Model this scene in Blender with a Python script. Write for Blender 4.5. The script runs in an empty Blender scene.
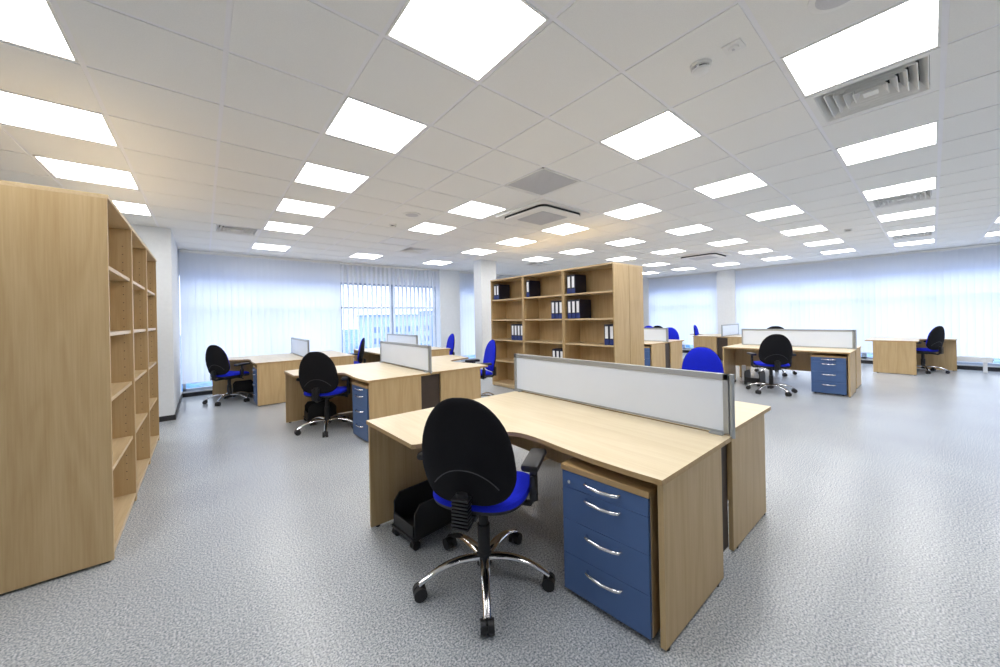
import bpy, bmesh, math, random
from mathutils import Vector, Matrix
random.seed(7)
sc = bpy.context.scene
COL = sc.collection
PI = math.pi
H = 2.86            # ceiling height
T = 0.6017          # ceiling grid pitch
GX, GY = 0.7137, 1.748   # a ceiling grid crossing

# ------------------------------------------------------------------ materials
def new_mat(name):
    m = bpy.data.materials.new(name); m.use_nodes = True
    nt = m.node_tree
    for n in list(nt.nodes): nt.nodes.remove(n)
    out = nt.nodes.new('ShaderNodeOutputMaterial')
    return m, nt, out

def srgb(r, g, b):
    f = lambda c: (c/255/12.92) if c/255 <= .04045 else ((c/255+.055)/1.055)**2.4
    return (f(r), f(g), f(b), 1)

def pbr(name, col, rough=.5, metal=0., noise=0., nscale=60., bump=0., spec=.5, coat=0.):
    m, nt, out = new_mat(name)
    b = nt.nodes.new('ShaderNodeBsdfPrincipled')
    b.inputs['Base Color'].default_value = col
    b.inputs['Roughness'].default_value = rough
    b.inputs['Metallic'].default_value = metal
    b.inputs['Specular IOR Level'].default_value = spec
    b.inputs['Coat Weight'].default_value = coat
    tc = nt.nodes.new('ShaderNodeTexCoord')
    nz = nt.nodes.new('ShaderNodeTexNoise'); nz.inputs['Scale'].default_value = nscale
    nz.inputs['Detail'].default_value = 3
    nt.links.new(tc.outputs['Object'], nz.inputs['Vector'])
    if noise > 0:
        r = nt.nodes.new('ShaderNodeValToRGB')
        r.color_ramp.elements[0].position = .3; r.color_ramp.elements[1].position = .7
        r.color_ramp.elements[0].color = tuple(c*(1-noise) for c in col[:3])+(1,)
        r.color_ramp.elements[1].color = tuple(min(1, c*(1+noise)) for c in col[:3])+(1,)
        nt.links.new(nz.outputs['Fac'], r.inputs['Fac'])
        nt.links.new(r.outputs['Color'], b.inputs['Base Color'])
    if bump > 0:
        bp = nt.nodes.new('ShaderNodeBump'); bp.inputs['Strength'].default_value = bump
        bp.inputs['Distance'].default_value = .002
        nt.links.new(nz.outputs['Fac'], bp.inputs['Height'])
        nt.links.new(bp.outputs['Normal'], b.inputs['Normal'])
    nt.links.new(b.outputs['BSDF'], out.inputs['Surface'])
    return m

def wood(name, light, dark, axis='z', rough=.42):
    """beech-effect laminate: long thin grain plus soft cathedral figure along one axis"""
    m, nt, out = new_mat(name)
    b = nt.nodes.new('ShaderNodeBsdfPrincipled')
    b.inputs['Roughness'].default_value = rough
    b.inputs['Specular IOR Level'].default_value = .35
    tc = nt.nodes.new('ShaderNodeTexCoord')
    mp = nt.nodes.new('ShaderNodeMapping')
    s = {'x': (1.2, 44, 44), 'y': (44, 1.2, 44), 'z': (44, 44, 1.2)}[axis]
    mp.inputs['Scale'].default_value = s
    nt.links.new(tc.outputs['Object'], mp.inputs['Vector'])
    n1 = nt.nodes.new('ShaderNodeTexNoise'); n1.inputs['Scale'].default_value = 2.2
    n1.inputs['Detail'].default_value = 6; n1.inputs['Roughness'].default_value = .6
    nt.links.new(mp.outputs['Vector'], n1.inputs['Vector'])
    mp2 = nt.nodes.new('ShaderNodeMapping')
    s2 = {'x': (.5, 5, 5), 'y': (5, .5, 5), 'z': (5, 5, .5)}[axis]
    mp2.inputs['Scale'].default_value = s2
    nt.links.new(tc.outputs['Object'], mp2.inputs['Vector'])
    n2 = nt.nodes.new('ShaderNodeTexNoise'); n2.inputs['Scale'].default_value = 1.3
    n2.inputs['Detail'].default_value = 2; n2.inputs['Distortion'].default_value = .6
    nt.links.new(mp2.outputs['Vector'], n2.inputs['Vector'])
    mth = nt.nodes.new('ShaderNodeMath'); mth.operation = 'MULTIPLY'; mth.inputs[1].default_value = 9.
    nt.links.new(n2.outputs['Fac'], mth.inputs[0])
    fr = nt.nodes.new('ShaderNodeMath'); fr.operation = 'PINGPONG'; fr.inputs[1].default_value = 1.
    nt.links.new(mth.outputs[0], fr.inputs[0])
    mix = nt.nodes.new('ShaderNodeMath'); mix.operation = 'MULTIPLY_ADD'
    mix.inputs[1].default_value = .22
    nt.links.new(fr.outputs[0], mix.inputs[0]); 
    sc1 = nt.nodes.new('ShaderNodeMath'); sc1.operation = 'MULTIPLY'; sc1.inputs[1].default_value = .72
    nt.links.new(n1.outputs['Fac'], sc1.inputs[0])
    nt.links.new(sc1.outputs[0], mix.inputs[2])
    r = nt.nodes.new('ShaderNodeValToRGB')
    r.color_ramp.elements[0].position = .25; r.color_ramp.elements[1].position = .8
    r.color_ramp.elements[0].color = light; r.color_ramp.elements[1].color = dark
    nt.links.new(mix.outputs[0], r.inputs['Fac'])
    nt.links.new(r.outputs['Color'], b.inputs['Base Color'])
    nt.links.new(b.outputs['BSDF'], out.inputs['Surface'])
    return m

def floor_mat():
    m, nt, out = new_mat('speckled_vinyl')
    b = nt.nodes.new('ShaderNodeBsdfPrincipled')
    b.inputs['Roughness'].default_value = .27; b.inputs['Specular IOR Level'].default_value = .5
    tc = nt.nodes.new('ShaderNodeTexCoord')
    n1 = nt.nodes.new('ShaderNodeTexNoise'); n1.inputs['Scale'].default_value = 115; n1.inputs['Detail'].default_value = 4
    n1.inputs['Roughness'].default_value = .65
    n2 = nt.nodes.new('ShaderNodeTexNoise'); n2.inputs['Scale'].default_value = 1.1; n2.inputs['Detail'].default_value = 4
    for n in (n1, n2): nt.links.new(tc.outputs['Object'], n.inputs['Vector'])
    r = nt.nodes.new('ShaderNodeValToRGB'); e = r.color_ramp.elements
    e[0].position = .36; e[0].color = srgb(116, 125, 133)
    e[1].position = .65; e[1].color = srgb(228, 231, 234)
    x = r.color_ramp.elements.new(.5); x.color = srgb(178, 183, 188)
    nt.links.new(n1.outputs['Fac'], r.inputs['Fac'])
    r2 = nt.nodes.new('ShaderNodeValToRGB'); e = r2.color_ramp.elements
    e[0].position = .3; e[0].color = (.86, .86, .88, 1); e[1].position = .7; e[1].color = (1, 1, 1, 1)
    nt.links.new(n2.outputs['Fac'], r2.inputs['Fac'])
    mx = nt.nodes.new('ShaderNodeMix'); mx.data_type = 'RGBA'; mx.blend_type = 'MULTIPLY'
    mx.inputs[0].default_value = 1
    nt.links.new(r.outputs['Color'], mx.inputs[6]); nt.links.new(r2.outputs['Color'], mx.inputs[7])
    nt.links.new(mx.outputs[2], b.inputs['Base Color'])
    n3 = nt.nodes.new('ShaderNodeTexNoise'); n3.inputs['Scale'].default_value = 9
    nt.links.new(tc.outputs['Object'], n3.inputs['Vector'])
    bp = nt.nodes.new('ShaderNodeBump'); bp.inputs['Strength'].default_value = .05; bp.inputs['Distance'].default_value = .004
    nt.links.new(n3.outputs['Fac'], bp.inputs['Height']); nt.links.new(bp.outputs['Normal'], b.inputs['Normal'])
    nt.links.new(b.outputs['BSDF'], out.inputs['Surface'])
    return m

def emit(name, col, s):
    m, nt, out = new_mat(name)
    e = nt.nodes.new('ShaderNodeEmission'); e.inputs['Color'].default_value = col; e.inputs['Strength'].default_value = s
    nt.links.new(e.outputs[0], out.inputs['Surface'])
    return m

def fabric_blind(name, col, tr):
    m, nt, out = new_mat(name)
    d = nt.nodes.new('ShaderNodeBsdfDiffuse'); t = nt.nodes.new('ShaderNodeBsdfTranslucent')
    tc = nt.nodes.new('ShaderNodeTexCoord'); mp = nt.nodes.new('ShaderNodeMapping'); mp.inputs['Scale'].default_value = (14, 14, 1)
    n = nt.nodes.new('ShaderNodeTexNoise'); n.inputs['Scale'].default_value = 3
    nt.links.new(tc.outputs['Object'], mp.inputs['Vector']); nt.links.new(mp.outputs['Vector'], n.inputs['Vector'])
    r = nt.nodes.new('ShaderNodeValToRGB')
    r.color_ramp.elements[0].color = tuple(c*.96 for c in col[:3])+(1,); r.color_ramp.elements[1].color = col
    nt.links.new(n.outputs['Fac'], r.inputs['Fac'])
    for x in (d, t): nt.links.new(r.outputs['Color'], x.inputs['Color'])
    mx = nt.nodes.new('ShaderNodeMixShader'); mx.inputs[0].default_value = tr
    nt.links.new(d.outputs[0], mx.inputs[1]); nt.links.new(t.outputs[0], mx.inputs[2])
    nt.links.new(mx.outputs[0], out.inputs['Surface'])
    return m

def glass_mat():
    m, nt, out = new_mat('window_glass')
    t = nt.nodes.new('ShaderNodeBsdfTransparent'); t.inputs['Color'].default_value = (.90, .95, 1, 1)
    g = nt.nodes.new('ShaderNodeBsdfGlossy'); g.inputs['Roughness'].default_value = .02
    mx = nt.nodes.new('ShaderNodeMixShader'); mx.inputs[0].default_value = .06
    nt.links.new(t.outputs[0], mx.inputs[1]); nt.links.new(g.outputs[0], mx.inputs[2])
    nt.links.new(mx.outputs[0], out.inputs['Surface'])
    return m

WL, WD = srgb(198, 172, 130), srgb(176, 147, 102)
M = dict(
    woodz=wood('beech_upright', WL, WD, 'z'),
    woody=wood('beech_lengthwise', srgb(212, 190, 152), srgb(190, 164, 124), 'y', .38),
    woodtop=wood('beech_worktop', srgb(226, 211, 180), srgb(212, 193, 157), 'y', .34),
    woodedge=wood('beech_edge', srgb(190, 160, 114), srgb(164, 134, 90), 'y', .45),
    floor=floor_mat(),
    wall=pbr('white_paint', srgb(226, 230, 234), .8, noise=.02, nscale=20),
    tile=pbr('ceiling_tile', srgb(240, 240, 238), .9, noise=.03, nscale=220),
    bar=pbr('ceiling_bar', srgb(240, 240, 244), .5),
    void=pbr('dark_void', srgb(40, 40, 42), .9),
    skirting=pbr('dark_skirting', srgb(34, 34, 38), .5),
    blue=pbr('blue_lacquer', srgb(74, 104, 154), .42, noise=.03, nscale=8),
    fabric=pbr('blue_fabric', srgb(26, 40, 200), .9, noise=.18, nscale=260, bump=.4, spec=.2),
    black=pbr('black_plastic', srgb(26, 26, 29), .48, noise=.1, nscale=160, bump=.15),
    blackfab=pbr('black_fabric', srgb(24, 24, 28), .9, noise=.2, nscale=260, bump=.3, spec=.2),
    seam=pbr('seam_grey', srgb(62, 62, 66), .6),
    chrome=pbr('chrome', srgb(225, 225, 228), .1, 1.),
    alu=pbr('aluminium', srgb(170, 174, 176), .42, .55),
    frost=pbr('frosted_panel', srgb(220, 228, 240), .35, noise=.01, nscale=4),
    binder=pbr('navy_binder', srgb(16, 20, 44), .5, noise=.1, nscale=40),
    binderblue=pbr('binder_spine_blue', srgb(22, 44, 112), .5),
    paper=pbr('paper_label', srgb(238, 240, 244), .7),
    lamp=emit('lit_diffuser', (1, .985, .965, 1), 12.5),
    white=pbr('white_plastic', srgb(236, 236, 234), .45),
    grey=pbr('grey_plastic', srgb(205, 205, 208), .6, noise=.06, nscale=300),
    radiator=pbr('white_enamel', srgb(236, 238, 240), .35),
    blind=fabric_blind('blind_fabric', (.90, .925, .965, 1), .62),
    glass=glass_mat(),
    winframe=pbr('window_frame_grey', srgb(170, 182, 200), .5),
    filler=pbr('dark_filler', srgb(62, 50, 42), .5, noise=.06, nscale=20),
    door=pbr('beige_door', srgb(196, 178, 158), .5, noise=.05, nscale=9),
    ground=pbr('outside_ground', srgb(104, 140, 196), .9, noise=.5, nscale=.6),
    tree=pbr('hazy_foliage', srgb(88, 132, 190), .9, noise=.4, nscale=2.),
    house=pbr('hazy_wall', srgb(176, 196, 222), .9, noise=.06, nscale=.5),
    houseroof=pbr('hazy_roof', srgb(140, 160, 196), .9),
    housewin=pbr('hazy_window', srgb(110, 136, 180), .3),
)

# ------------------------------------------------------------------ mesh builder
class MB:
    def __init__(s): s.bm = bmesh.new()
    def box(s, x0, x1, y0, y1, z0, z1, bev=0., mtx=None):
        r = bmesh.ops.create_cube(s.bm, size=1)
        vs = r['verts']
        bmesh.ops.scale(s.bm, vec=(abs(x1-x0), abs(y1-y0), abs(z1-z0)), verts=vs)
        bmesh.ops.translate(s.bm, vec=((x0+x1)/2, (y0+y1)/2, (z0+z1)/2), verts=vs)
        if bev > 0:
            es = list({e for v in vs for e in v.link_edges})
            q = bmesh.ops.bevel(s.bm, geom=es, offset=bev, segments=2, affect='EDGES', profile=.5)
            vs = list({v for f in q['faces'] for v in f.verts} | {v for v in vs if v.is_valid})
        if mtx is not None: bmesh.ops.transform(s.bm, matrix=mtx, verts=vs)
        return s
    def cyl(s, c, r, h, axis='z', seg=20, r2=None, mtx=None):
        q = bmesh.ops.create_cone(s.bm, cap_ends=True, segments=seg, radius1=r, radius2=r if r2 is None else r2, depth=h)
        vs = q['verts']
        if axis == 'x': bmesh.ops.rotate(s.bm, verts=vs, matrix=Matrix.Rotation(PI/2, 3, 'Y'))
        if axis == 'y': bmesh.ops.rotate(s.bm, verts=vs, matrix=Matrix.Rotation(PI/2, 3, 'X'))
        bmesh.ops.translate(s.bm, vec=c, verts=vs)
        if mtx is not None: bmesh.ops.transform(s.bm, matrix=mtx, verts=vs)
        return s
    def tube(s, pts, radii, seg=10, flat=1.):
        """swept tube; radii one per point; flat squashes the section vertically"""
        pts = [Vector(p) for p in pts]; rings = []
        if not hasattr(radii, '__len__'): radii = [radii]*len(pts)
        for i, p in enumerate(pts):
            d = (pts[min(i+1, len(pts)-1)]-pts[max(i-1, 0)]).normalized()
            up = Vector((0, 0, 1)) if abs(d.z) < .95 else Vector((1, 0, 0))
            a = d.cross(up).normalized(); b = a.cross(d).normalized()
            rings.append([s.bm.verts.new(p+a*math.cos(t)*radii[i]+b*math.sin(t)*radii[i]*flat)
                          for t in [2*PI*k/seg for k in range(seg)]])
        for r0, r1 in zip(rings, rings[1:]):
            for k in range(seg): s.bm.faces.new((r0[k], r0[(k+1) % seg], r1[(k+1) % seg], r1[k]))
        s.bm.faces.new(rings[0][::-1]); s.bm.faces.new(rings[-1])
        return s
    def prism(s, outline, z0, z1):
        lo = [s.bm.verts.new((x, y, z0)) for x, y in outline]
        hi = [s.bm.verts.new((x, y, z1)) for x, y in outline]
        n = len(outline)
        s.bm.faces.new(lo[::-1]); s.bm.faces.new(hi)
        for k in range(n): s.bm.faces.new((lo[k], lo[(k+1) % n], hi[(k+1) % n], hi[k]))
        return s
    def lathe(s, prof, c=(0, 0, 0), seg=24):
        rings = [[s.bm.verts.new((c[0]+r*math.cos(2*PI*k/seg), c[1]+r*math.sin(2*PI*k/seg), c[2]+z)) for k in range(seg)] for r, z in prof]
        for r0, r1 in zip(rings, rings[1:]):
            for k in range(seg): s.bm.faces.new((r0[k], r0[(k+1) % seg], r1[(k+1) % seg], r1[k]))
        s.bm.faces.new(rings[0][::-1]); s.bm.faces.new(rings[-1])
        return s
    def quad(s, *p):
        s.bm.faces.new([s.bm.verts.new(q) for q in p]); return s
    def build(s, name, mat, parent=None, smooth=False, loc=None):
        me = bpy.data.meshes.new(name)
        bmesh.ops.recalc_face_normals(s.bm, faces=s.bm.faces[:])
        if smooth:
            for f in s.bm.faces: f.smooth = True
            for e in s.bm.edges:
                if len(e.link_faces) == 2 and e.calc_face_angle(0) > .7: e.smooth = False
        s.bm.to_mesh(me); s.bm.free()
        me.materials.append(mat)
        o = bpy.data.objects.new(name, me); COL.objects.link(o)
        if parent is not None: o.parent = parent
        if loc is not None: o.location = loc
        return o

def tag(o, label, cat, group=None, kind=None):
    o['label'] = label; o['category'] = cat
    if group: o['group'] = group
    if kind: o['kind'] = kind
    return o
def thing(name, label, cat, loc=(0, 0, 0), rz=0., group=None):
    o = bpy.data.objects.new(name, None); COL.objects.link(o)
    o.empty_display_size = .1
    o.location = loc; o.rotation_euler = (0, 0, rz)
    return tag(o, label, cat, group)
def struct(o):
    o['kind'] = 'structure'; return o
def dup(root, loc, rz, label):
    def cp(o, par):
        c = o.copy(); COL.objects.link(c)
        if par is not None: c.parent = par
        for ch in list(o.children): cp(ch, c)
        return c
    r = cp(root, None); r.location = loc; r.rotation_euler = (0, 0, rz); r['label'] = label
    return r

# ------------------------------------------------------------------ camera
cam_d = bpy.data.cameras.new('camera'); cam = bpy.data.objects.new('camera', cam_d); COL.objects.link(cam)
F, CY, YAW, ROLL = 358.17, 317.5, .69098, .020
cam_d.sensor_fit = 'HORIZONTAL'; cam_d.sensor_width = 36
cam_d.lens = 36*F/1000
cam_d.shift_y = (CY-333.5)/1000
cam_d.clip_start = .05; cam_d.clip_end = 500
cam.matrix_world = Matrix.Translation((0, 0, 1.43)) @ Matrix.Rotation(-YAW, 4, 'Z') @ Matrix.Rotation(PI/2, 4, 'X') @ Matrix.Rotation(-ROLL, 4, 'Z')
sc.camera = cam

# ------------------------------------------------------------------ room shell
XW, XE, YS, YN = -2.7, 13.8, -2.8, 9.45
struct(MB().box(XW-.2, XE+.2, YS-.2, YN+.2, -.15, 0).build('floor', M['floor']))
struct(MB().box(XW-.2, XE+.2, YS-.2, YN+.2, 2.96, 3.1).build('ceiling', M['void']))

# lights, grilles and diffusers take whole grid cells (i, j)
LIGHTS = {-3: [1, 3, 5, 7], 0: [-3, -1, 1, 3, 5, 7, 10], 3: [-3, -1, 3, 5, 10], 6: [-3, -1, 1, 3, 5, 7, 10],
          9: [-3, -1, 1, 3, 5, 7], 12: [-5, -3, -1, 1, 3, 5], 15: [-5, -3, -1, 1, 3, 5], 18: [-5, -3, -1, 1, 3, 5, 7]}
VENTS = [(4, -3), (10, -3), (16, -3), (-1, 8), (4, 8), (10, 8)]
RETURN = (3, 1)
DIMPANEL = (3, 7)
used = {(i, j) for i, js in LIGHTS.items() for j in js} | set(VENTS) | {RETURN, DIMPANEL}
def cell(i, j): return GX+i*T, GX+(i+1)*T, GY+j*T, GY+(j+1)*T
XB, YB = 13.58, 9.25      # ceiling runs to the blinds
tiles = MB(); bars = MB()
i0, i1, j0, j1 = -6, 21, -8, 12
for i in range(i0, i1+1):
    for j in range(j0, j1+1):
        if (i, j) in used: continue
        a, b, c, d = cell(i, j)
        a, b, c, d = max(a+.012, XW+.01), min(b-.012, XB), max(c+.012, YS+.01), min(d-.012, YB)
        if b-a < .02 or d-c < .02: continue
        tiles.box(a, b, c, d, H, H+.03)
tl = tiles.build('trim_1', M['tile']); tag(struct(tl), 'white square mineral ceiling tiles in a regular grid', 'ceiling tiles')
for i in range(i0, i1+2):
    x = GX+i*T
    if XW < x < XB: bars.box(x-.014, x+.014, YS, YB, H+.0045, H+.0095)
for j in range(j0, j1+2):
    y = GY+j*T
    if YS < y < YB: bars.box(XW, XB, y-.014, y+.014, H+.005, H+.010)
bo = bars.build('trim_2', M['bar']); tag(struct(bo), 'pale metal grid bars between the ceiling tiles', 'ceiling grid')

# walls
struct(MB().box(XW-.2, XW, YS, YN, 0, 2.96).build('wall_west', M['wall']))
struct(MB().box(XW, XE, YS-.2, YS, 0, 2.96).build('wall_south', M['wall']))
struct(MB().box(XW, -.36, 7.25, YN, 0, 2.96).build('wall_northwest', M['wall']))
struct(MB().box(XW, -.355, 7.235, 7.25, 0, .075).box(-.36, -.345, 7.235, 9.2, 0, .075).build('baseboard_northwest', M['skirting']))
w = MB(); w.box(-.36, 10, 9.32, YN, 2.38, 2.96); w.box(-.36, 10, 9.32, YN, 0, .10)
w.box(5.3, 5.98, 9.12, YN, 0, 2.96); w.box(7.6, 10, 9.32, YN, .1, 2.38)
struct(w.build('wall_north', M['wall']))
struct(MB().box(-.345, 5.3, 9.30, 9.32, 0, .075).box(5.98, 10, 9.30, 9.32, 0, .075).build('baseboard_north', M['skirting']))
struct(MB().box(10, XE, 7.75, YN, 0, 2.96).build('wall_northeast', M['wall']))
w = MB(); w.box(13.66, XE, YS, 7.75, 2.38, 2.96); w.box(13.66, XE, YS, 7.75, 0, .12)
w.box(13.47, XE, 4.14, 4.68, 0, 2.96); w.box(13.47, XE, 7.12, 7.75, 0, 2.96)
struct(w.build('wall_east', M['wall']))
struct(MB().box(13.64, 13.66, YS, 4.14, 0, .09).box(13.455, 13.47, 4.14, 4.68, 0, .09).box(13.64, 13.66, 4.68, 7.12, 0, .09).build('baseboard_east', M['skirting']))
col = struct(MB().box(5.24, 5.72, 7.03, 7.34, 0, H+.02, .004).build('wall_column', M['wall']))
tag(col, 'white square column beside the middle bookcases', 'column')
# beige door far at the north-east corner
dr = struct(MB().box(12.55, 13.42, 7.72, 7.75, 0, 2.05, .003).build('door_1', M['door']))
MB().box(12.49, 12.55, 7.70, 7.75, 0, 2.11).box(13.42, 13.46, 7.70, 7.75, 0, 2.11).box(12.49, 13.46, 7.70, 7.75, 2.05, 2.11).build('door_frame', M['winframe'], dr)
MB().tube([(12.65, 7.72, 1.02), (12.65, 7.67, 1.02), (12.77, 7.67, 1.02)], .01).build('door_handle', M['alu'], dr)

# windows: frame + one pane mesh each
def window(n, axis, p, a, b, z0, z1, mull, trans):
    f = MB(); fw = .05
    def bx(u0, u1, v0, v1):
        if axis == 'y': f.box(u0, u1, p, p+.06, v0, v1)
        else: f.box(p, p+.06, u0, u1, v0, v1)
    bx(a, b, z0, z0+fw); bx(a, b, z1-fw, z1); bx(a, a+fw, z0, z1); bx(b-fw, b, z0, z1)
    for u in mull: bx(u-.03, u+.03, z0, z1)
    bx(a, b, trans-.025, trans+.025)
    o = struct(f.build('window_%d' % n, M['winframe']))
    g = MB()
    if axis == 'y': g.quad((a, p+.03, z0), (b, p+.03, z0), (b, p+.03, z1), (a, p+.03, z1))
    else: g.quad((p+.03, a, z0), (p+.03, b, z0), (p+.03, b, z1), (p+.03, a, z1))
    g.build('window_pane', M['glass'], o)
window(1, 'y', 9.36, -.34, 2.6, .10, 2.38, [1.1], 1.75)
window(2, 'y', 9.36, 2.6, 5.3, .10, 2.38, [3.95], 1.75)
window(3, 'y', 9.36, 5.98, 7.6, .10, 2.38, [6.8], 1.75)
window(4, 'x', 13.70, YS+.3, 1.2, .12, 2.38, [-1.2, 0], 1.75)
window(5, 'x', 13.70, 1.2, 4.14, .12, 2.38, [2.6], 1.75)
window(6, 'x', 13.70, 4.68, 7.12, .12, 2.38, [5.9], 1.75)

# vertical blinds
def blind(label, axis, p, a, b, z0, ang, pitch=.112, jit=.03):
    o = thing('vertical_blind', label, 'blind', ((a+b)/2, p, 0) if axis == 'y' else (p, (a+b)/2, 0), 0 if axis == 'y' else PI/2, 'vertical fabric blinds at the windows')
    L = b-a
    MB().box(-L/2, L/2, -.02, .02, 2.80, 2.845).build('headrail', M['white'], o)
    s = MB(); n = int(L/pitch); hw = .0635
    for k in range(n+1):
        x = -L/2+.05+k*(L-.1)/n
        t = ang+random.uniform(-jit, jit); c, sn = math.cos(t), math.sin(t)
        prof = [(-hw, .0), (-hw*.4, .006), (hw*.4, .006), (hw, 0)]
        lo = []; hi = []
        for u, v in prof:
            q = (x+u*c-v*sn, u*sn+v*c)
            lo.append(s.bm.verts.new((q[0], q[1], z0))); hi.append(s.bm.verts.new((q[0], q[1], 2.80)))
        for m in range(3): s.bm.faces.new((lo[m], lo[m+1], hi[m+1], hi[m]))
    sl = s.build('slats', M['blind'], o, smooth=True)
    ch = MB()
    ch.tube([(-L/2+.05, 0, z0+.02), (L/2-.05, 0, z0+.02)], .002, 6); ch.build('bead_chain', M['white'], o)
    return o
blind('closed white vertical blind in the corner by the left white pier', 'y', 9.16, -.33, 2.56, .28, .12)
blind('white vertical blind with its slats turned open, daylight between them', 'y', 9.16, 2.58, 5.27, .28, 1.66, .118)
blind('narrow white vertical blind just left of the white column', 'y', 9.16, 6.0, 7.55, .28, .12)
blind('wide white vertical blind at the right edge of the photo, behind the low radiator', 'x', 13.52, -2.4, 0.62, .30, -.14)
blind('wide white vertical blind behind the desk pair on the right', 'x', 13.52, .64, 4.12, .30, -.14)
blind('white vertical blind between the grey wall pier and the far corner door', 'x', 13.52, 4.70, 7.10, .30, -.14)

# ------------------------------------------------------------------ ceiling fittings
ORD = ['nearest', 'second', 'third', 'fourth', 'fifth', 'sixth', 'seventh', 'eighth']
ROWS = {-3: 'first', 0: 'second', 3: 'third', 6: 'fourth', 9: 'fifth', 12: 'sixth', 15: 'seventh', 18: 'eighth'}
lamp0 = None
for i, js in LIGHTS.items():
    for k, j in enumerate(js):
        a, b, c, d = cell(i, j); cx, cy = (a+b)/2, (c+d)/2
        lab = 'square lit ceiling panel, %s in the %s row counted from the left' % (ORD[k] if k else 'nearest', ROWS[i])
        if lamp0 is None:
            h = T/2-.012
            lamp0 = thing('ceiling_light', lab, 'ceiling light', (cx, cy, H), 0, 'lit square ceiling panels')
            f = MB()
            for (p, q, r, s) in ((-h, h, -h, -h+.012), (-h, h, h-.012, h), (-h, -h+.012, -h, h), (h-.012, h, -h, h)): f.box(p, q, r, s, -.002, .03)
            f.build('frame', M['white'], lamp0)
            g = h-.012
            MB().box(-g, g, -g, g, .003, .008).build('diffuser', M['lamp'], lamp0)
        else: dup(lamp0, (cx, cy, H), 0, lab)

def ring(mb, s0, z0, s1, z1):
    a = [mb.bm.verts.new((x*s0, y*s0, z0)) for x, y in ((-1, -1), (1, -1), (1, 1), (-1, 1))]
    b = [mb.bm.verts.new((x*s1, y*s1, z1)) for x, y in ((-1, -1), (1, -1), (1, 1), (-1, 1))]
    for k in range(4): mb.bm.faces.new((a[k], a[(k+1) % 4], b[(k+1) % 4], b[k]))
def make_vent(label, loc):
    o = thing('air_diffuser', label, 'ceiling vent', loc, 0, 'square louvred air diffusers in the ceiling')
    f = MB(); h = T/2-.012
    for (p, q, r, s) in ((-h, h, -h, -.25), (-h, h, .25, h), (-h, -.25, -.25, .25), (.25, h, -.25, .25)): f.box(p, q, r, s, 0, .03)
    f.build('frame', M['white'], o)
    b = MB().box(-.25, .25, -.25, .25, .085, .095); b.build('backing', M['void'], o)
    l = MB()
    for k in range(5):
        s = .248-k*.042
        ring(l, s, .0, s-.036, .062); ring(l, s-.004, .0, s-.040, .062)
        ring(l, s, 0, s-.004, 0)
    l.box(-.035, .035, -.035, .035, .0, .01)
    l.build('louvres', M['white'], o)
    return o
VL = ['large louvred air diffuser beside the nearest right-hand lit panel', 'louvred air diffuser at middle distance of the right-hand panel row',
      'farthest louvred air diffuser of the right-hand panel row, near the wide blinds', 'louvred air diffuser above the chair by the left blinds',
      'louvred air diffuser above the open-slat blind', 'small far louvred air diffuser above the middle bookcases']
v0 = None
for (i, j), lab in zip(VENTS, VL):
    a, b, c, d = cell(i, j); p = ((a+b)/2, (c+d)/2, H)
    v0 = make_vent(lab, p) if v0 is None else v0
    if v0.location != Vector(p): dup(v0, p, 0, lab)
# return-air grille and an unlit panel
for (i, j), nm, lab, ct, mt in ((RETURN, 'return_air_grille', 'grey perforated square return grille in the ceiling before the cassette unit', 'ceiling grille', 'grey'),
                              (DIMPANEL, 'access_panel', 'plain unlit white square panel in the ceiling near the open-slat blind', 'ceiling panel', 'white')):
    a, b, c, d = cell(i, j); h = T/2-.012
    o = thing(nm, lab, ct, ((a+b)/2, (c+d)/2, H))
    f = MB()
    for (p, q, r, s) in ((-h, h, -h, -h+.02), (-h, h, h-.02, h), (-h, -h+.02, -h, h), (h-.02, h, -h, h)): f.box(p, q, r, s, -.003, .03)
    f.build('frame', M['white'], o)
    g = MB().box(-h+.02, h-.02, -h+.02, h-.02, .004, .012)
    if mt == 'grey':
        for k in range(24):
            y = -h+.03+k*(2*h-.06)/23
            g.box(-h+.02, h-.02, y-.004, y+.004, .0, .004)
    g.build('panel', M[mt], o)

def rsq(s, r, n=6):
    out = []
    for cx, cy, a0 in ((s-r, s-r, 0), (-s+r, s-r, PI/2), (-s+r, -s+r, PI), (s-r, -s+r, 1.5*PI)):
        for k in range(n+1):
            t = a0+PI/2*k/n; out.append((cx+r*math.cos(t), cy+r*math.sin(t)))
    return out
def cassette(label, loc):
    o = thing('ceiling_cassette', label, 'air conditioner', loc, 0, 'square ceiling cassette air units')
    MB().prism(rsq(.475, .05), -.022, -.001).build('panel', M['white'], o)
    MB().prism(rsq(.40, .10), -.048, -.022).build('air_slot', M['void'], o)
    MB().prism(rsq(.395, .10), -.058, -.048).build('inner_panel', M['white'], o)
    g = MB().prism(rsq(.25, .02), -.062, -.058)
    for k in range(13): g.box(-.24, .24, -.24+k*.04-.006, -.24+k*.04+.006, -.066, -.062)
    g.build('grille', M['grey'], o)
    return o
c0 = cassette('square white air conditioning cassette in the ceiling before the middle bookcases', (GX+4.9*T, GY+2.85*T, H))
dup(c0, (GX+14.7*T, GY+3.1*T, H), 0, 'far square white air conditioning cassette above the grey wall pier')

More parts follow.
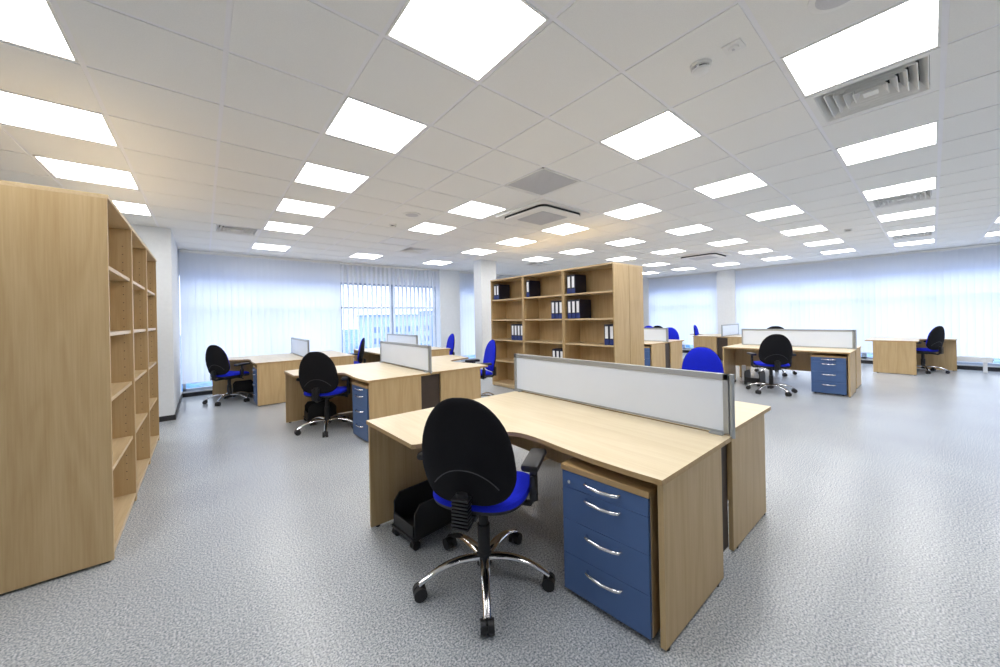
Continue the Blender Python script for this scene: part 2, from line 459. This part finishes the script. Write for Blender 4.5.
def detector(label, loc):
    o = thing('smoke_detector', label, 'smoke detector', loc, 0, 'round smoke detectors on the ceiling')
    MB().lathe([(.055, 0), (.055, -.014), (.046, -.018)]).build('base', M['white'], o, True)
    MB().lathe([(.036, -.016), (.036, -.034)]).build('sensor_slot', M['void'], o, True)
    b = MB().lathe([(.047, -.030), (.044, -.042), (.028, -.050), (.004, -.052)])
    for k in range(4):
        t = k*PI/2
        b.box(.036, .046, -.005, .005, -.032, -.016, 0, Matrix.Rotation(t, 4, 'Z'))
    b.build('cap', M['white'], o, True)
    return o
d0 = detector('round white smoke detector on the tile nearest the camera', (GX+2.51*T, GY-1.52*T, H))
dup(d0, (GX+2.5*T, GY+5.68*T, H), 0, 'round white smoke detector beyond the ceiling speaker, toward the left blinds')
dup(d0, (GX+13.4*T, GY-1.35*T, H), 0, 'small far round smoke detector above the single desk on the right')
o = thing('ceiling_callpoint', 'small square white sensor plate beside the nearest smoke detector', 'callpoint', (GX+2.49*T, GY-1.80*T, H))  # a call point box on the ceiling: plate, low dome and indicator
MB().box(-.045, .045, -.045, .045, -.008, .003, .003).build('plate', M['white'], o)
MB().lathe([(.026, -.008), (.024, -.016), (.01, -.018)]).build('callpoint', M['white'], o, True)
MB().box(-.008, .008, -.006, .006, -.020, -.017).build('indicator', M['grey'], o)
def speaker(label, loc):
    o = thing('ceiling_speaker', label, 'speaker', loc, 0, 'round ceiling speakers')
    MB().lathe([(.115, 0), (.115, -.006), (.098, -.010)]).build('rim', M['white'], o, True)
    MB().lathe([(.098, -.009), (.06, -.013), (.004, -.014)]).build('grille', M['grey'], o, True)
    return o
s0 = speaker('round grey ceiling speaker cut by the top edge of the photo', (GX+2.5*T, GY-2.5*T, H))
dup(s0, (GX+2.49*T, GY+4.6*T, H), 0, 'round ceiling speaker among the tiles left of the cassette unit')

# ------------------------------------------------------------------ bookcases
def bookcase(label, loc, rz, W, D, HT, group, seed_shelves=(.53, .965, 1.375, 1.79)):
    """local: front face at x=0 looking to +x, body behind (-x), width along y 0..W"""
    o = thing('bookcase', label, 'bookcase', loc, rz, group)
    t = .022
    MB().box(-D, 0, 0, t, .015, HT-.025, .001).build('side_panel', M['woodz'], o)
    MB().box(-D, 0, W-t, W, .015, HT-.025, .001).build('side_panel', M['woodz'], o)
    MB().box(-D, .006, 0, W, HT-.025, HT, .0015).build('top_panel', M['woody'], o)
    MB().box(-D, -D+.008, t, W-t, .02, HT-.025).build('back_panel', M['woodz'], o)
    MB().box(-D+.008, -.002, t, W-t, .055, .08, .001).build('bottom_shelf', M['woody'], o)
    MB().box(-.03, -.012, t, W-t, .012, .055).build('plinth', M['woody'], o)
    for z in seed_shelves:
        MB().box(-D+.008, -.012, t+.001, W-t-.001, z-.0125, z+.0125, .001).build('shelf', M['woody'], o)
    pins = MB()
    for y in (t, W-t):
        for x in (-.05, -D+.05):
            for k in range(30): pins.cyl((x, y, .2+k*.064), .0035, .003, 'y', 6)
    pins.build('pin_holes', M['void'], o)
    f = MB()
    for x in (-.03, -D+.03):
        for y in (.03, W-.03): f.cyl((x, y, .0075), .016, .015, 'z', 10)
    f.build('feet', M['skirting'], o)
    return o
BH = 2.22
# near left row: faces east, end panel toward the camera
for k, lab in enumerate(('empty beech bookcase nearest the camera, its plain side panel filling the left edge',
                         'empty beech bookcase, middle one of the near left row', 'empty beech bookcase at the far end of the near left row')):
    bookcase(lab, (-.44, 3.17+k*.963, 0), 0, .957, .46, BH, 'empty beech bookcases in the near left row')
# middle row: faces west (rz = pi): local y runs toward -Y
mids = []
XM, YM0, WM = 4.69, 3.01, .987
for k, lab in enumerate(('beech bookcase with blue binders at the right end of the middle row', 'beech bookcase with binders in the centre of the middle row',
                         'beech bookcase with binders at the left end of the middle row, by the column')):
    mids.append(bookcase(lab, (XM, YM0+(k+1)*WM-.006, 0), PI, WM-.006, .415, BH, 'beech bookcases facing the near desks in the middle'))
for k, lab in enumerate(('beech bookcase standing back to back behind the right end of the middle row',)):
    bookcase(lab, (XM+.84, YM0, 0), 0, 2.955, .415, BH, 'beech bookcases backing the middle row')

# binders
def make_binder(label, loc):
    o = thing('ring_binder', label, 'binder', loc, 0, 'navy ring binders on the middle bookcases')
    # spine at x=0 facing -x, depth +x, width along y (0..0.075), height .315
    MB().box(.002, .30, 0, .005, 0, .315).box(.002, .30, .077, .082, 0, .315).box(0, .006, 0, .082, 0, .315, .002).build('cover', M['binder'], o)
    MB().box(-.0012, .0005, .002, .080, .004, .085).build('spine_base', M['binderblue'], o)
    MB().box(.008, .285, .008, .074, .012, .302).build('pages', M['paper'], o)
    MB().box(-.0015, .0005, .016, .066, .10, .285).build('spine_label', M['paper'], o)
    return o
SH = [.0675, .5425, .9775, 1.3875, 1.8025]      # shelf tops, bottom to top (bottom board first)
SH[0] = .08
b0 = None
def binders(bay, level, n, side, words):
    """side 'l' = toward +Y end of the bay as seen from the camera"""
    global b0
    y0 = YM0+bay*WM; y1 = y0+WM
    nums = ['first', 'second', 'third', 'fourth']
    for k in range(n):
        if side == 'l': y = y1-.075-.082-k*.088
        else: y = y0+.032+(n-1-k)*.088
        lab = 'navy ring binder, %s from left of the %s' % (nums[k], words) if n > 1 else 'single navy ring binder, %s' % words
        p = (XM+.03, y, SH[level])
        if b0 is None: b0 = make_binder(lab, p)
        else: dup(b0, p, 0, lab)
binders(2, 4, 2, 'l', 'pair on top shelf by column')
binders(1, 4, 1, 'l', 'on the top shelf of the centre bookcase')
binders(0, 4, 2, 'l', 'pair on top shelf of right bookcase')
binders(2, 2, 4, 'r', 'four in the left bookcase')
binders(1, 3, 3, 'r', 'upper three in the centre bookcase')
binders(1, 1, 3, 'r', 'lower three in the centre bookcase')
binders(0, 3, 3, 'l', 'three in the right bookcase')
binders(0, 2, 2, 'r', 'pair below the three in the right bookcase')

# ------------------------------------------------------------------ desks
def bez(p0, p1, p2, p3, n=14):
    out = []
    for k in range(n+1):
        t = k/n; u = 1-t
        out.append(tuple(u**3*a+3*u*u*t*b+3*u*t*t*c+t**3*d for a, b, c, d in zip(p0, p1, p2, p3)))
    return out
def desk(label, loc, rz, L=1.74, deep=True, mirror=False, over=0., filler=False, deepx=.56, group='beech office desks'):
    """local: user edge x=0, back edge x=.80, near end y=0, far end y=L; the far end is deeper when deep"""
    o = thing('office_desk', label, 'desk', loc, rz, group)
    X = (lambda x: 1.64-x) if mirror else (lambda x: x)
    e = -over
    if deep:
        ol = [(.80, 0), (.80, L), (-deepx, L), (.02-deepx, 1.115)]
        ol += bez((.04-deepx, 1.10), (-.28, 1.02), (-.02, 1.02), (-.005, .80))[0:]
        ol += bez((-.005, .80), (.01, .62), (e-.05, .45), (e, .02))[1:] + [(e, 0)]
    else: ol = [(.80, 0), (.80, L), (0, L), (0, 0)]
    ol = [(X(x), y) for x, y in ol]
    if mirror: ol = ol[::-1]
    tb = MB(); tb.prism(ol, .715, .74)
    top = tb.build('tabletop', M['woodtop'], o)
    top.data.materials.append(M['woodedge'])
    for p in top.data.polygons:
        if abs(p.normal.z) < .5: p.material_index = 1
    def bx(x0, x1, *a, **k):
        a0, a1 = sorted((X(x0), X(x1))); return MB().box(a0, a1, *a, **k)
    bx(.022, .672, .008, .033, .012, .715, bev=.0015).build('side_panel', M['woodz'], o)
    bx(.01-deepx if deep else .002, .665, L-.033, L-.008, .012, .715, bev=.0015).build('side_panel', M['woodz'], o)
    bx(.64, .658, .033, L-.033, .30, .715).build('modesty_panel', M['woodz'], o)
    if filler:
        fl = bx(.672, .950, .036, .052, .03, .70).build('cable_cover', M['filler'], o); fl['label'] = 'dark cover panel closing the gap between the two desks'
    f = MB()
    for x in ((.05, .60)):
        f.cyl((X(x), .02, .006), .014, .012, 'z', 10)
    for x in ((.06-deepx if deep else .05), .60): f.cyl((X(x), L-.02, .006), .014, .012, 'z', 10)
    f.build('feet', M['skirting'], o)
    return o
def screen(label, loc, rz, L):
    """desk divider along local y, centred on x=0"""
    o = thing('desk_screen', label, 'desk screen', loc, rz, 'white framed screens between paired desks')
    z0, z1 = .748, 1.085
    f = MB()
    f.box(-.015, .015, 0, L, z1-.035, z1, .002); f.box(-.012, .012, 0, L, z0, z0+.012, .001)
    f.box(-.015, .015, 0, .028, z0, z1, .002); f.box(-.015, .015, L-.028, L, z0, z1, .002)
    f.build('frame', M['alu'], o)
    MB().box(-.008, .008, .02, L-.02, z0+.01, z1-.03).build('panel', M['frost'], o)
    MB().cyl((0, -.013, (z0-.02+z1)/2), .013, z1-z0+.02).build('post', M['alu'], o, True)
    c = MB()
    for y in (.06, L-.06): c.box(-.045, .045, y-.035, y+.035, .7405, .750, .002)
    c.build('clamp', M['alu'], o)
    return o
def make_pedestal(label, loc, rz):
    """front face at x=0 looking -x, width y 0..0.43, depth +x .56"""
    o = thing('drawer_pedestal', label, 'drawer unit', loc, rz, 'blue fronted drawer pedestals under desks')
    W, D = .452, .56
    MB().box(.022, D, 0, .018, .024, .638).box(.022, D, W-.018, W, .024, .638).box(D-.018, D, .018, W-.018, .024, .638).box(.022, D, .018, W-.018, .030, .048).build('carcass', M['woodz'], o)
    MB().box(-.004, D+.004, -.003, W+.003, .638, .666, .002).build('top', M['woodedge'], o)
    zs = [.026, .215, .390, .555, .636]
    for k in range(4):
        d = MB().box(0, .021, .003, W-.003, zs[k]+.001, zs[k+1]-.001, .001).build('drawer', M['blue'], o)
        hz = zs[k+1]-(.042, .042, .028, .030)[k]
        h = MB()
        pts = [(0, .13, hz), (-.018, .135, hz), (-.026, .16, hz-.002), (-.030, .22, hz-.004), (-.026, .28, hz-.002), (-.018, .305, hz), (0, .31, hz)]
        h.tube(pts, [.008, .008, .008, .0085, .008, .008, .008], 10); h.build('handle', M['chrome'], d, True)
        if k == 3: MB().cyl((-.001, W-.045, zs[3]+.03), .008, .006, 'x', 12).build('lock', M['chrome'], d, True)
    for x in (.07, D-.06):
        for y in (.05, W-.05):
            c = MB(); c.cyl((x, y, .014), .014, .022, 'y', 14); c.box(x-.012, x+.012, y-.012, y+.012, .02, .030)
            c.build('caster', M['black'], o)
    return o

# cluster origins: (x, y, rz)
desk('beech corner desk nearest the camera with wavy front edge', (1.455, .725, 0), 0, 1.77, deepx=.605)
desk('beech desk backing the nearest desk, behind the largest white screen', (1.44, .765, 0), 0, 1.72, True, True, .11, True)
screen('largest white desk screen, on the nearest pair of desks', (2.275, .738, 0), 0, 1.80)
desk('beech desk with wavy front, second back on the left, behind the nearest desk', (1.42, 4.10, 0), 0)
desk('beech desk backing the second left desk, before the blue chair by the column', (1.42, 4.13, 0), 0, 1.72, True, True, .11, True)
screen('white desk screen on the second left pair of desks', (2.24, 4.14, 0), 0, 1.66)
desk('beech desk nearest the left corner blinds, with chair pulled up', (.66, 7.30, 0), 0, 1.70)
desk('beech desk backing the corner desk by the left blinds', (.66, 7.32, 0), 0, 1.68, False, True)
screen('small far white screen on the desks by the closed left blinds', (1.48, 7.34, 0), 0, 1.62)
desk('far beech desk before the open-slat blind, mostly hidden by the second screen', (2.74, 7.12, 0), 0, 1.70, False)
desk('far beech desk end beside the far blue chair under the open-slat blind', (2.74, 7.12, 0), 0, 1.70, False, True)
screen('far white screen just above the second left screen, before the open-slat blind', (3.56, 7.14, 0), 0, 1.62)
desk('straight beech desk on the right with drawer unit at its right end', (8.13, .87, 0), 0, 1.88, False)
desk('beech desk backing the right straight desk, only its end showing', (8.13, .89, 0), 0, 1.86, False, True)
screen('long white desk screen on the right-hand pair of desks', (8.95, .90, 0), 0, 1.74)
desk('beech desk end seen just right of the middle bookcases, with blue drawers', (8.06, 4.20, 0), 0, 1.72)
desk('beech desk backing the one just right of the middle bookcases', (8.06, 4.20, 0), 0, 1.70, True, True, .08, True)
screen('white desk screen end just right of the middle bookcases', (8.88, 4.22, 0), 0, 1.64)
desk('far beech desk under the grey wall pier, its plain left end panel showing', (11.7, 4.78, 0), -PI/2, 1.5)
desk('far beech desk under the grey wall pier, right one of its pair', (11.7, 4.78, 0), -PI/2, 1.48, False, True, 0., True)
screen('small far white screen in front of the grey wall pier', (11.72, 3.96, 0), -PI/2, 1.4)
desk('single beech desk standing alone by the right-hand blinds', (11.80, 1.86, 0), -PI/2, 1.38, True, True)

PED = [('blue drawer pedestal with four drawers, under the nearest desk', (1.462, .790, 0), math.radians(5)),
       ('blue drawer pedestal under the second left desk', (1.435, 4.17, 0), math.radians(3)),
       ('blue drawer pedestal under the desk by the closed left blinds', (.67, 7.36, 0), 0),
       ('wide-looking blue drawer pedestal under the right straight desk', (8.19, .925, 0), math.radians(3)),
       ('far blue drawer pedestal just right of the middle bookcases', (8.08, 4.26, 0), 0)]
p0 = make_pedestal(*PED[0])
for lab, p, r in PED[1:]: dup(p0, p, r, lab)
MB_w = thing('cable_post', 'slim white cable post standing under the right straight desk', 'cable post', (8.71, 2.545, 0))
MB().box(-.02, .02, -.03, .03, .012, .33, .003).build('post', M['radiator'], MB_w)
MB().box(-.03, .03, -.045, .045, 0, .012, .002).build('foot', M['radiator'], MB_w)

# computer trolleys
def make_trolley(label, loc, rz):
    o = thing('computer_trolley', label, 'computer trolley', loc, rz, 'black wheeled computer trolleys under desks')
    # open cradle: base tray, two side plates, wheels
    MB().box(-.20, .20, -.13, .13, .055, .075, .004).build('tray', M['black'], o)
    for s in (-1, 1):
        pl = MB()
        out = [(-.18, .075), (.18, .075), (.18, .20), (.12, .27), (-.14, .27), (-.18, .22)]
        y0, y1 = sorted((s*.118, s*.130))
        lo = [pl.bm.verts.new((x, y0, z)) for x, z in out]; hi = [pl.bm.verts.new((x, y1, z)) for x, z in out]
        pl.bm.faces.new(lo[::-1]); pl.bm.faces.new(hi)
        for k in range(6): pl.bm.faces.new((lo[k], lo[(k+1) % 6], hi[(k+1) % 6], hi[k]))
        pl.build('side_plate', M['black'], o)
    MB().box(-.19, -.175, -.118, .118, .075, .15, .002).build('end_stop', M['black'], o)
    for x in (-.17, .17):
        for y in (-.11, .11):
            c = MB(); c.cyl((x, y-.012, .027), .027, .016, 'y', 18); c.cyl((x, y+.012, .027), .027, .016, 'y', 18)
            c.box(x-.02, x+.02, y-.006, y+.006, .03, .056, .002); c.build('caster', M['black'], o)
    return o
t0 = make_trolley('black wheeled computer trolley under the nearest desk, left of the chair', (1.15, 2.20, 0), math.radians(6))
dup(t0, (1.28, 5.66, 0), 0, 'black wheeled computer trolley under the second left desk')
dup(t0, (.60, 8.72, 0), 0, 'black wheeled computer trolley under the desk by the left blinds')
dup(t0, (8.44, 2.28, 0), 0, 'black wheeled computer trolley under the right straight desk')
dup(t0, (12.75, .69, 0), 0, 'black wheeled computer trolley under the single right desk')

# ------------------------------------------------------------------ office chairs
def dome(mb, outline, dep, n=3., rings=9, sgn=1, curve=None):
    """domed pad over a closed outline in the (y,z) plane; bulges along x by dep"""
    cy = sum(p[0] for p in outline)/len(outline); cz = sum(p[1] for p in outline)/len(outline)
    cur = curve or (lambda y, z: 0)
    rs = []
    for k in range(1, rings+1):
        r = math.sin(k/rings*PI/2)
        x = sgn*dep*(max(0, 1-r**n))**(1/n)
        rs.append([mb.bm.verts.new((x+cur(cy+(y-cy)*r, cz+(z-cz)*r), cy+(y-cy)*r, cz+(z-cz)*r)) for y, z in outline])
    c = mb.bm.verts.new((sgn*dep+cur(cy, cz), cy, cz)); N = len(outline)
    for k in range(N): mb.bm.faces.new((c, rs[0][k], rs[0][(k+1) % N]))
    for a, b in zip(rs, rs[1:]):
        for k in range(N): mb.bm.faces.new((a[k], b[k], b[(k+1) % N], a[(k+1) % N]))
def back_outline(N=44, grow=0.):
    out = []
    for k in range(N):
        t = 2*PI*k/N; ct, st = math.cos(t), math.sin(t)
        p = 2.5 if st > 0 else 3.6
        u = math.copysign(abs(ct)**(2/p), ct); v = math.copysign(abs(st)**(2/p), st)
        f = (v+1)/2
        w = .240+.008*math.sin(min(1, f/.3)*PI/2) if f < .3 else .248-.066*((f-.3)/.7)**1.6
        out.append((u*(w+grow), .785+v*(.264+grow)))
    return out
def make_chair(label, loc, rz):
    """faces +x"""
    o = thing('office_chair', label, 'office chair', loc, rz, 'swivel office chairs with black shells and blue upholstery')
    # star base
    MB().lathe([(.030, .075), (.040, .085), (.042, .14), (.034, .155), (.030, .16)]).build('hub', M['black'], o, True)
    for k in range(5):
        a = math.radians(-86+72*k)
        leg = MB()
        pts = [(.03+.325*t, 0, .125+.022*math.sin(t*PI*.9)-.062*t**2.2) for t in [q/9 for q in range(10)]]
        leg.tube(pts, [.029-.011*q/9 for q in range(10)], 12, .6)
        lg = leg.build('leg', M['chrome'], o, True); lg.rotation_euler = (0, 0, a)
        c = MB()
        c.cyl((.352, -.018, .033), .033, .027, 'y', 24); c.cyl((.352, .018, .033), .033, .027, 'y', 22)
        c.cyl((.352, 0, .031), .022, .012, 'y', 18); c.cyl((.352, 0, .066), .010, .03, 'z', 10)
        c.box(.324, .364, -.024, .024, .040, .066, .008)
        c.build('caster', M['black'], lg, True)
    MB().lathe([(.034, .15), (.034, .30), (.026, .302), (.026, .43)]).build('gas_lift', M['black'], o, True)
    mc = MB(); mc.box(-.12, .12, -.085, .085, .415, .455, .008); mc.box(-.20, -.10, -.035, .035, .42, .45, .006)
    mc.build('mechanism', M['black'], o)
    lv = MB(); lv.tube([(.06, -.08, .43), (.06, -.20, .425), (.05, -.25, .415)], [.006, .006, .010]); lv.build('lever', M['black'], o, True)
    # seat
    N = 40; ol = []
    for k in range(N):
        t = 2*PI*k/N; ct, st = math.cos(t), math.sin(t); p = 3.2
        u = math.copysign(abs(ct)**(2/p), ct); v = math.copysign(abs(st)**(2/p), st)
        ol.append((v*.258*(1 if u < 0 else 1-.04*u), u*.25))
    rot = Matrix(((0, 0, 1, 0), (0, 1, 0, 0), (1, 0, 0, 0), (0, 0, 0, 1)))
    fall = lambda y, z: -.035*max(0, (z-.10)/.135)**2 + .012*(y/.245)**2
    s = MB(); dome(s, ol, .050, 3.5, 9, 1, fall)
    bmesh.ops.transform(s.bm, matrix=Matrix.Translation((.03, 0, .485)) @ rot, verts=s.bm.verts[:])
    s.build('seat', M['fabric'], o, True)
    s = MB(); dome(s, [(y*1.0, z*1.0) for y, z in ol], .045, 3., 8, -1, fall)
    bmesh.ops.transform(s.bm, matrix=Matrix.Translation((.03, 0, .485)) @ rot, verts=s.bm.verts[:])
    s.build('seat_shell', M['black'], o, True)
    # backrest with a lumbar curve, leaning slightly
    lean = lambda y, z: -.235 - .07*(z-.62) - .04*max(0, (z-.75))**2*4 + .45*y*y + .02*math.exp(-((z-.62)/.09)**2)
    s = MB(); dome(s, back_outline(), .052, 2.6, 10, 1, lean); s.build('backrest', M['fabric'], o, True)
    s = MB(); dome(s, back_outline(44, .004), .036, 2.6, 10, -1, lean); sh = s.build('back_shell', M['blackfab'], o, True)
    seam = MB(); pts = []
    for k in range(15):
        y = -.17+.34*k/14; z = .70-.09*(abs(y)/.17)**2.2
        r = .99
        pts.append((lean(y, z)-.0355*max(.05, 1-(abs(y)/.235)**2.6)**(1/2.6), y, z))
    seam.tube(pts, .003, 6); seam.build('seam', M['seam'], sh, True)
    # ribbed back bracket
    b = MB(); b.tube([(-.18, 0, .43), (-.25, 0, .425), (-.285, 0, .45), (-.285, 0, .60)], [.028, .028, .03, .03], 10, .6)
    for k in range(9): b.box(-.318, -.262, -.042, .042, .44+k*.0165, .450+k*.0165, .003)
    b.build('back_bracket', M['black'], o, True)
    for sg in (-1, 1):
        a = MB(); a.tube([(.0, sg*.15, .445), (.0, sg*.27, .45), (.0, sg*.285, .47), (.0, sg*.287, .66)], [.02, .022, .024, .02], 12, .7)
        a.box(-.028, .028, sg*.287-.016, sg*.287+.016, .50, .60, .008)
        ar = a.build('armrest', M['black'], o, True)
        pd = MB(); pd.box(-.13, .13, sg*.292-.046, sg*.292+.046, .660, .700, .018); pd.build('arm_pad', M['black'], ar, True)
    return o
CH = [('black-backed swivel chair at the nearest desk, in the centre foreground', (1.168, 1.59), 33),
      ('black-backed swivel chair at the second left desk', (1.24, 5.12), 50),
      ('black swivel chair seen from the side by the closed left blinds', (.34, 8.18), 38),
      ('small black swivel chair in side view, left of the far white screen', (2.40, 7.95), 155),
      ('blue-backed swivel chair beside the white column, behind the second left desk', (3.55, 4.90), 163),
      ('far blue-backed swivel chair under the right end of the open-slat blind', (4.50, 7.70), 168),
      ('blue-backed swivel chair showing above the largest white screen', (4.68, 1.79), 205),
      ('black-backed swivel chair at the right straight desk', (7.80, 1.86), 32),
      ('black chair almost hidden behind the long right screen', (10.17, 2.36), 20),
      ('blue chair back beside the screen end right of the middle bookcases', (9.98, 4.70), 200),
      ('blue chair top peeping over the screen by the middle bookcases, left of a black one', (11.4, 6.0), 215),
      ('black chair top peeping over the screen by the middle bookcases', (12.1, 6.05), 20),
      ('small blue chair in side view at the far desk under the grey wall pier', (12.75, 4.84), -80),
      ('black swivel chair at the single desk by the right-hand blinds', (12.60, .16), 62)]
ch0 = make_chair(CH[0][0], (*CH[0][1], 0), math.radians(CH[0][2]))
for lab, p, r in CH[1:]:
    c = dup(ch0, (*p, 0), math.radians(r), lab)
    if 'long right screen' in lab: c.scale = (1.06,)*3
    if 'largest white screen' in lab: c.scale = (.95,)*3

# ------------------------------------------------------------------ low radiator at the right-hand windows
rd = thing('low_radiator', 'long low white radiator on legs below the right-hand blinds', 'radiator', (13.30, -.82, 0))
rb = MB().box(-.07, .07, 0, 1.30, .22, .34, .006)
for k in range(26): rb.box(-.074, -.07, .03+k*.049, .05+k*.049, .235, .325)
rb.build('body', M['radiator'], rd)
for y in (.10, 1.2):
    MB().box(-.03, .03, y-.03, y+.03, 0, .22, .003).build('leg', M['radiator'], rd)
MB().tube([(.04, -.02, .28), (.04, .01, .28)], .018, 12).build('valve', M['alu'], rd)

# ------------------------------------------------------------------ outside
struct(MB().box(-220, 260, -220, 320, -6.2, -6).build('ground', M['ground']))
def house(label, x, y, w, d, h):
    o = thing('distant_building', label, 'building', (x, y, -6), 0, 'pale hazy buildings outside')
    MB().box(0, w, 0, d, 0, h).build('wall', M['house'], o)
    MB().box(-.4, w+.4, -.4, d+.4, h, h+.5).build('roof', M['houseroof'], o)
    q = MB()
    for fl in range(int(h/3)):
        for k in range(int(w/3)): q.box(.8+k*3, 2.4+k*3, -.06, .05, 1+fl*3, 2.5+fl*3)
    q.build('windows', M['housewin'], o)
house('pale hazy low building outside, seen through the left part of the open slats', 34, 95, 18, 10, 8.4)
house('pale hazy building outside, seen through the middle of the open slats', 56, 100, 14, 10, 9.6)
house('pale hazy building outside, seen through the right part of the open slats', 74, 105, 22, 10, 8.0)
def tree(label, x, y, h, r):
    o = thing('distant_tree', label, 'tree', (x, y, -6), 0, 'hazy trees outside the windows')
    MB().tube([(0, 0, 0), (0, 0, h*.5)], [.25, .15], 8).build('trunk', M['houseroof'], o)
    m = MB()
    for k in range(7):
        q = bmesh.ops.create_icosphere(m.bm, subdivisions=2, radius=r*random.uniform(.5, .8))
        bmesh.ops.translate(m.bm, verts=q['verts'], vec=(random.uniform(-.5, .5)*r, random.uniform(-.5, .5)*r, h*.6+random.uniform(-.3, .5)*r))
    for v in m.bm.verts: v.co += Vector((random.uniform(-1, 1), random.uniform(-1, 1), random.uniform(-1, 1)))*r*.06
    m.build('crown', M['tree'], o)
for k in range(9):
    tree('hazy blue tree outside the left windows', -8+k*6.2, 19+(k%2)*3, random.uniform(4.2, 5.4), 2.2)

# ------------------------------------------------------------------ sky and look
w = bpy.data.worlds.new('sky'); sc.world = w; w.use_nodes = True
bg = w.node_tree.nodes['Background']
bg.inputs['Color'].default_value = (.86, .92, 1, 1); bg.inputs['Strength'].default_value = 3.1
sc.view_settings.view_transform = 'Standard'
sc.view_settings.look = 'None'
sc.view_settings.exposure = 0.03; sc.view_settings.gamma = 1.0
sc.cycles.max_bounces = 10; sc.cycles.diffuse_bounces = 6; sc.cycles.transparent_max_bounces = 12
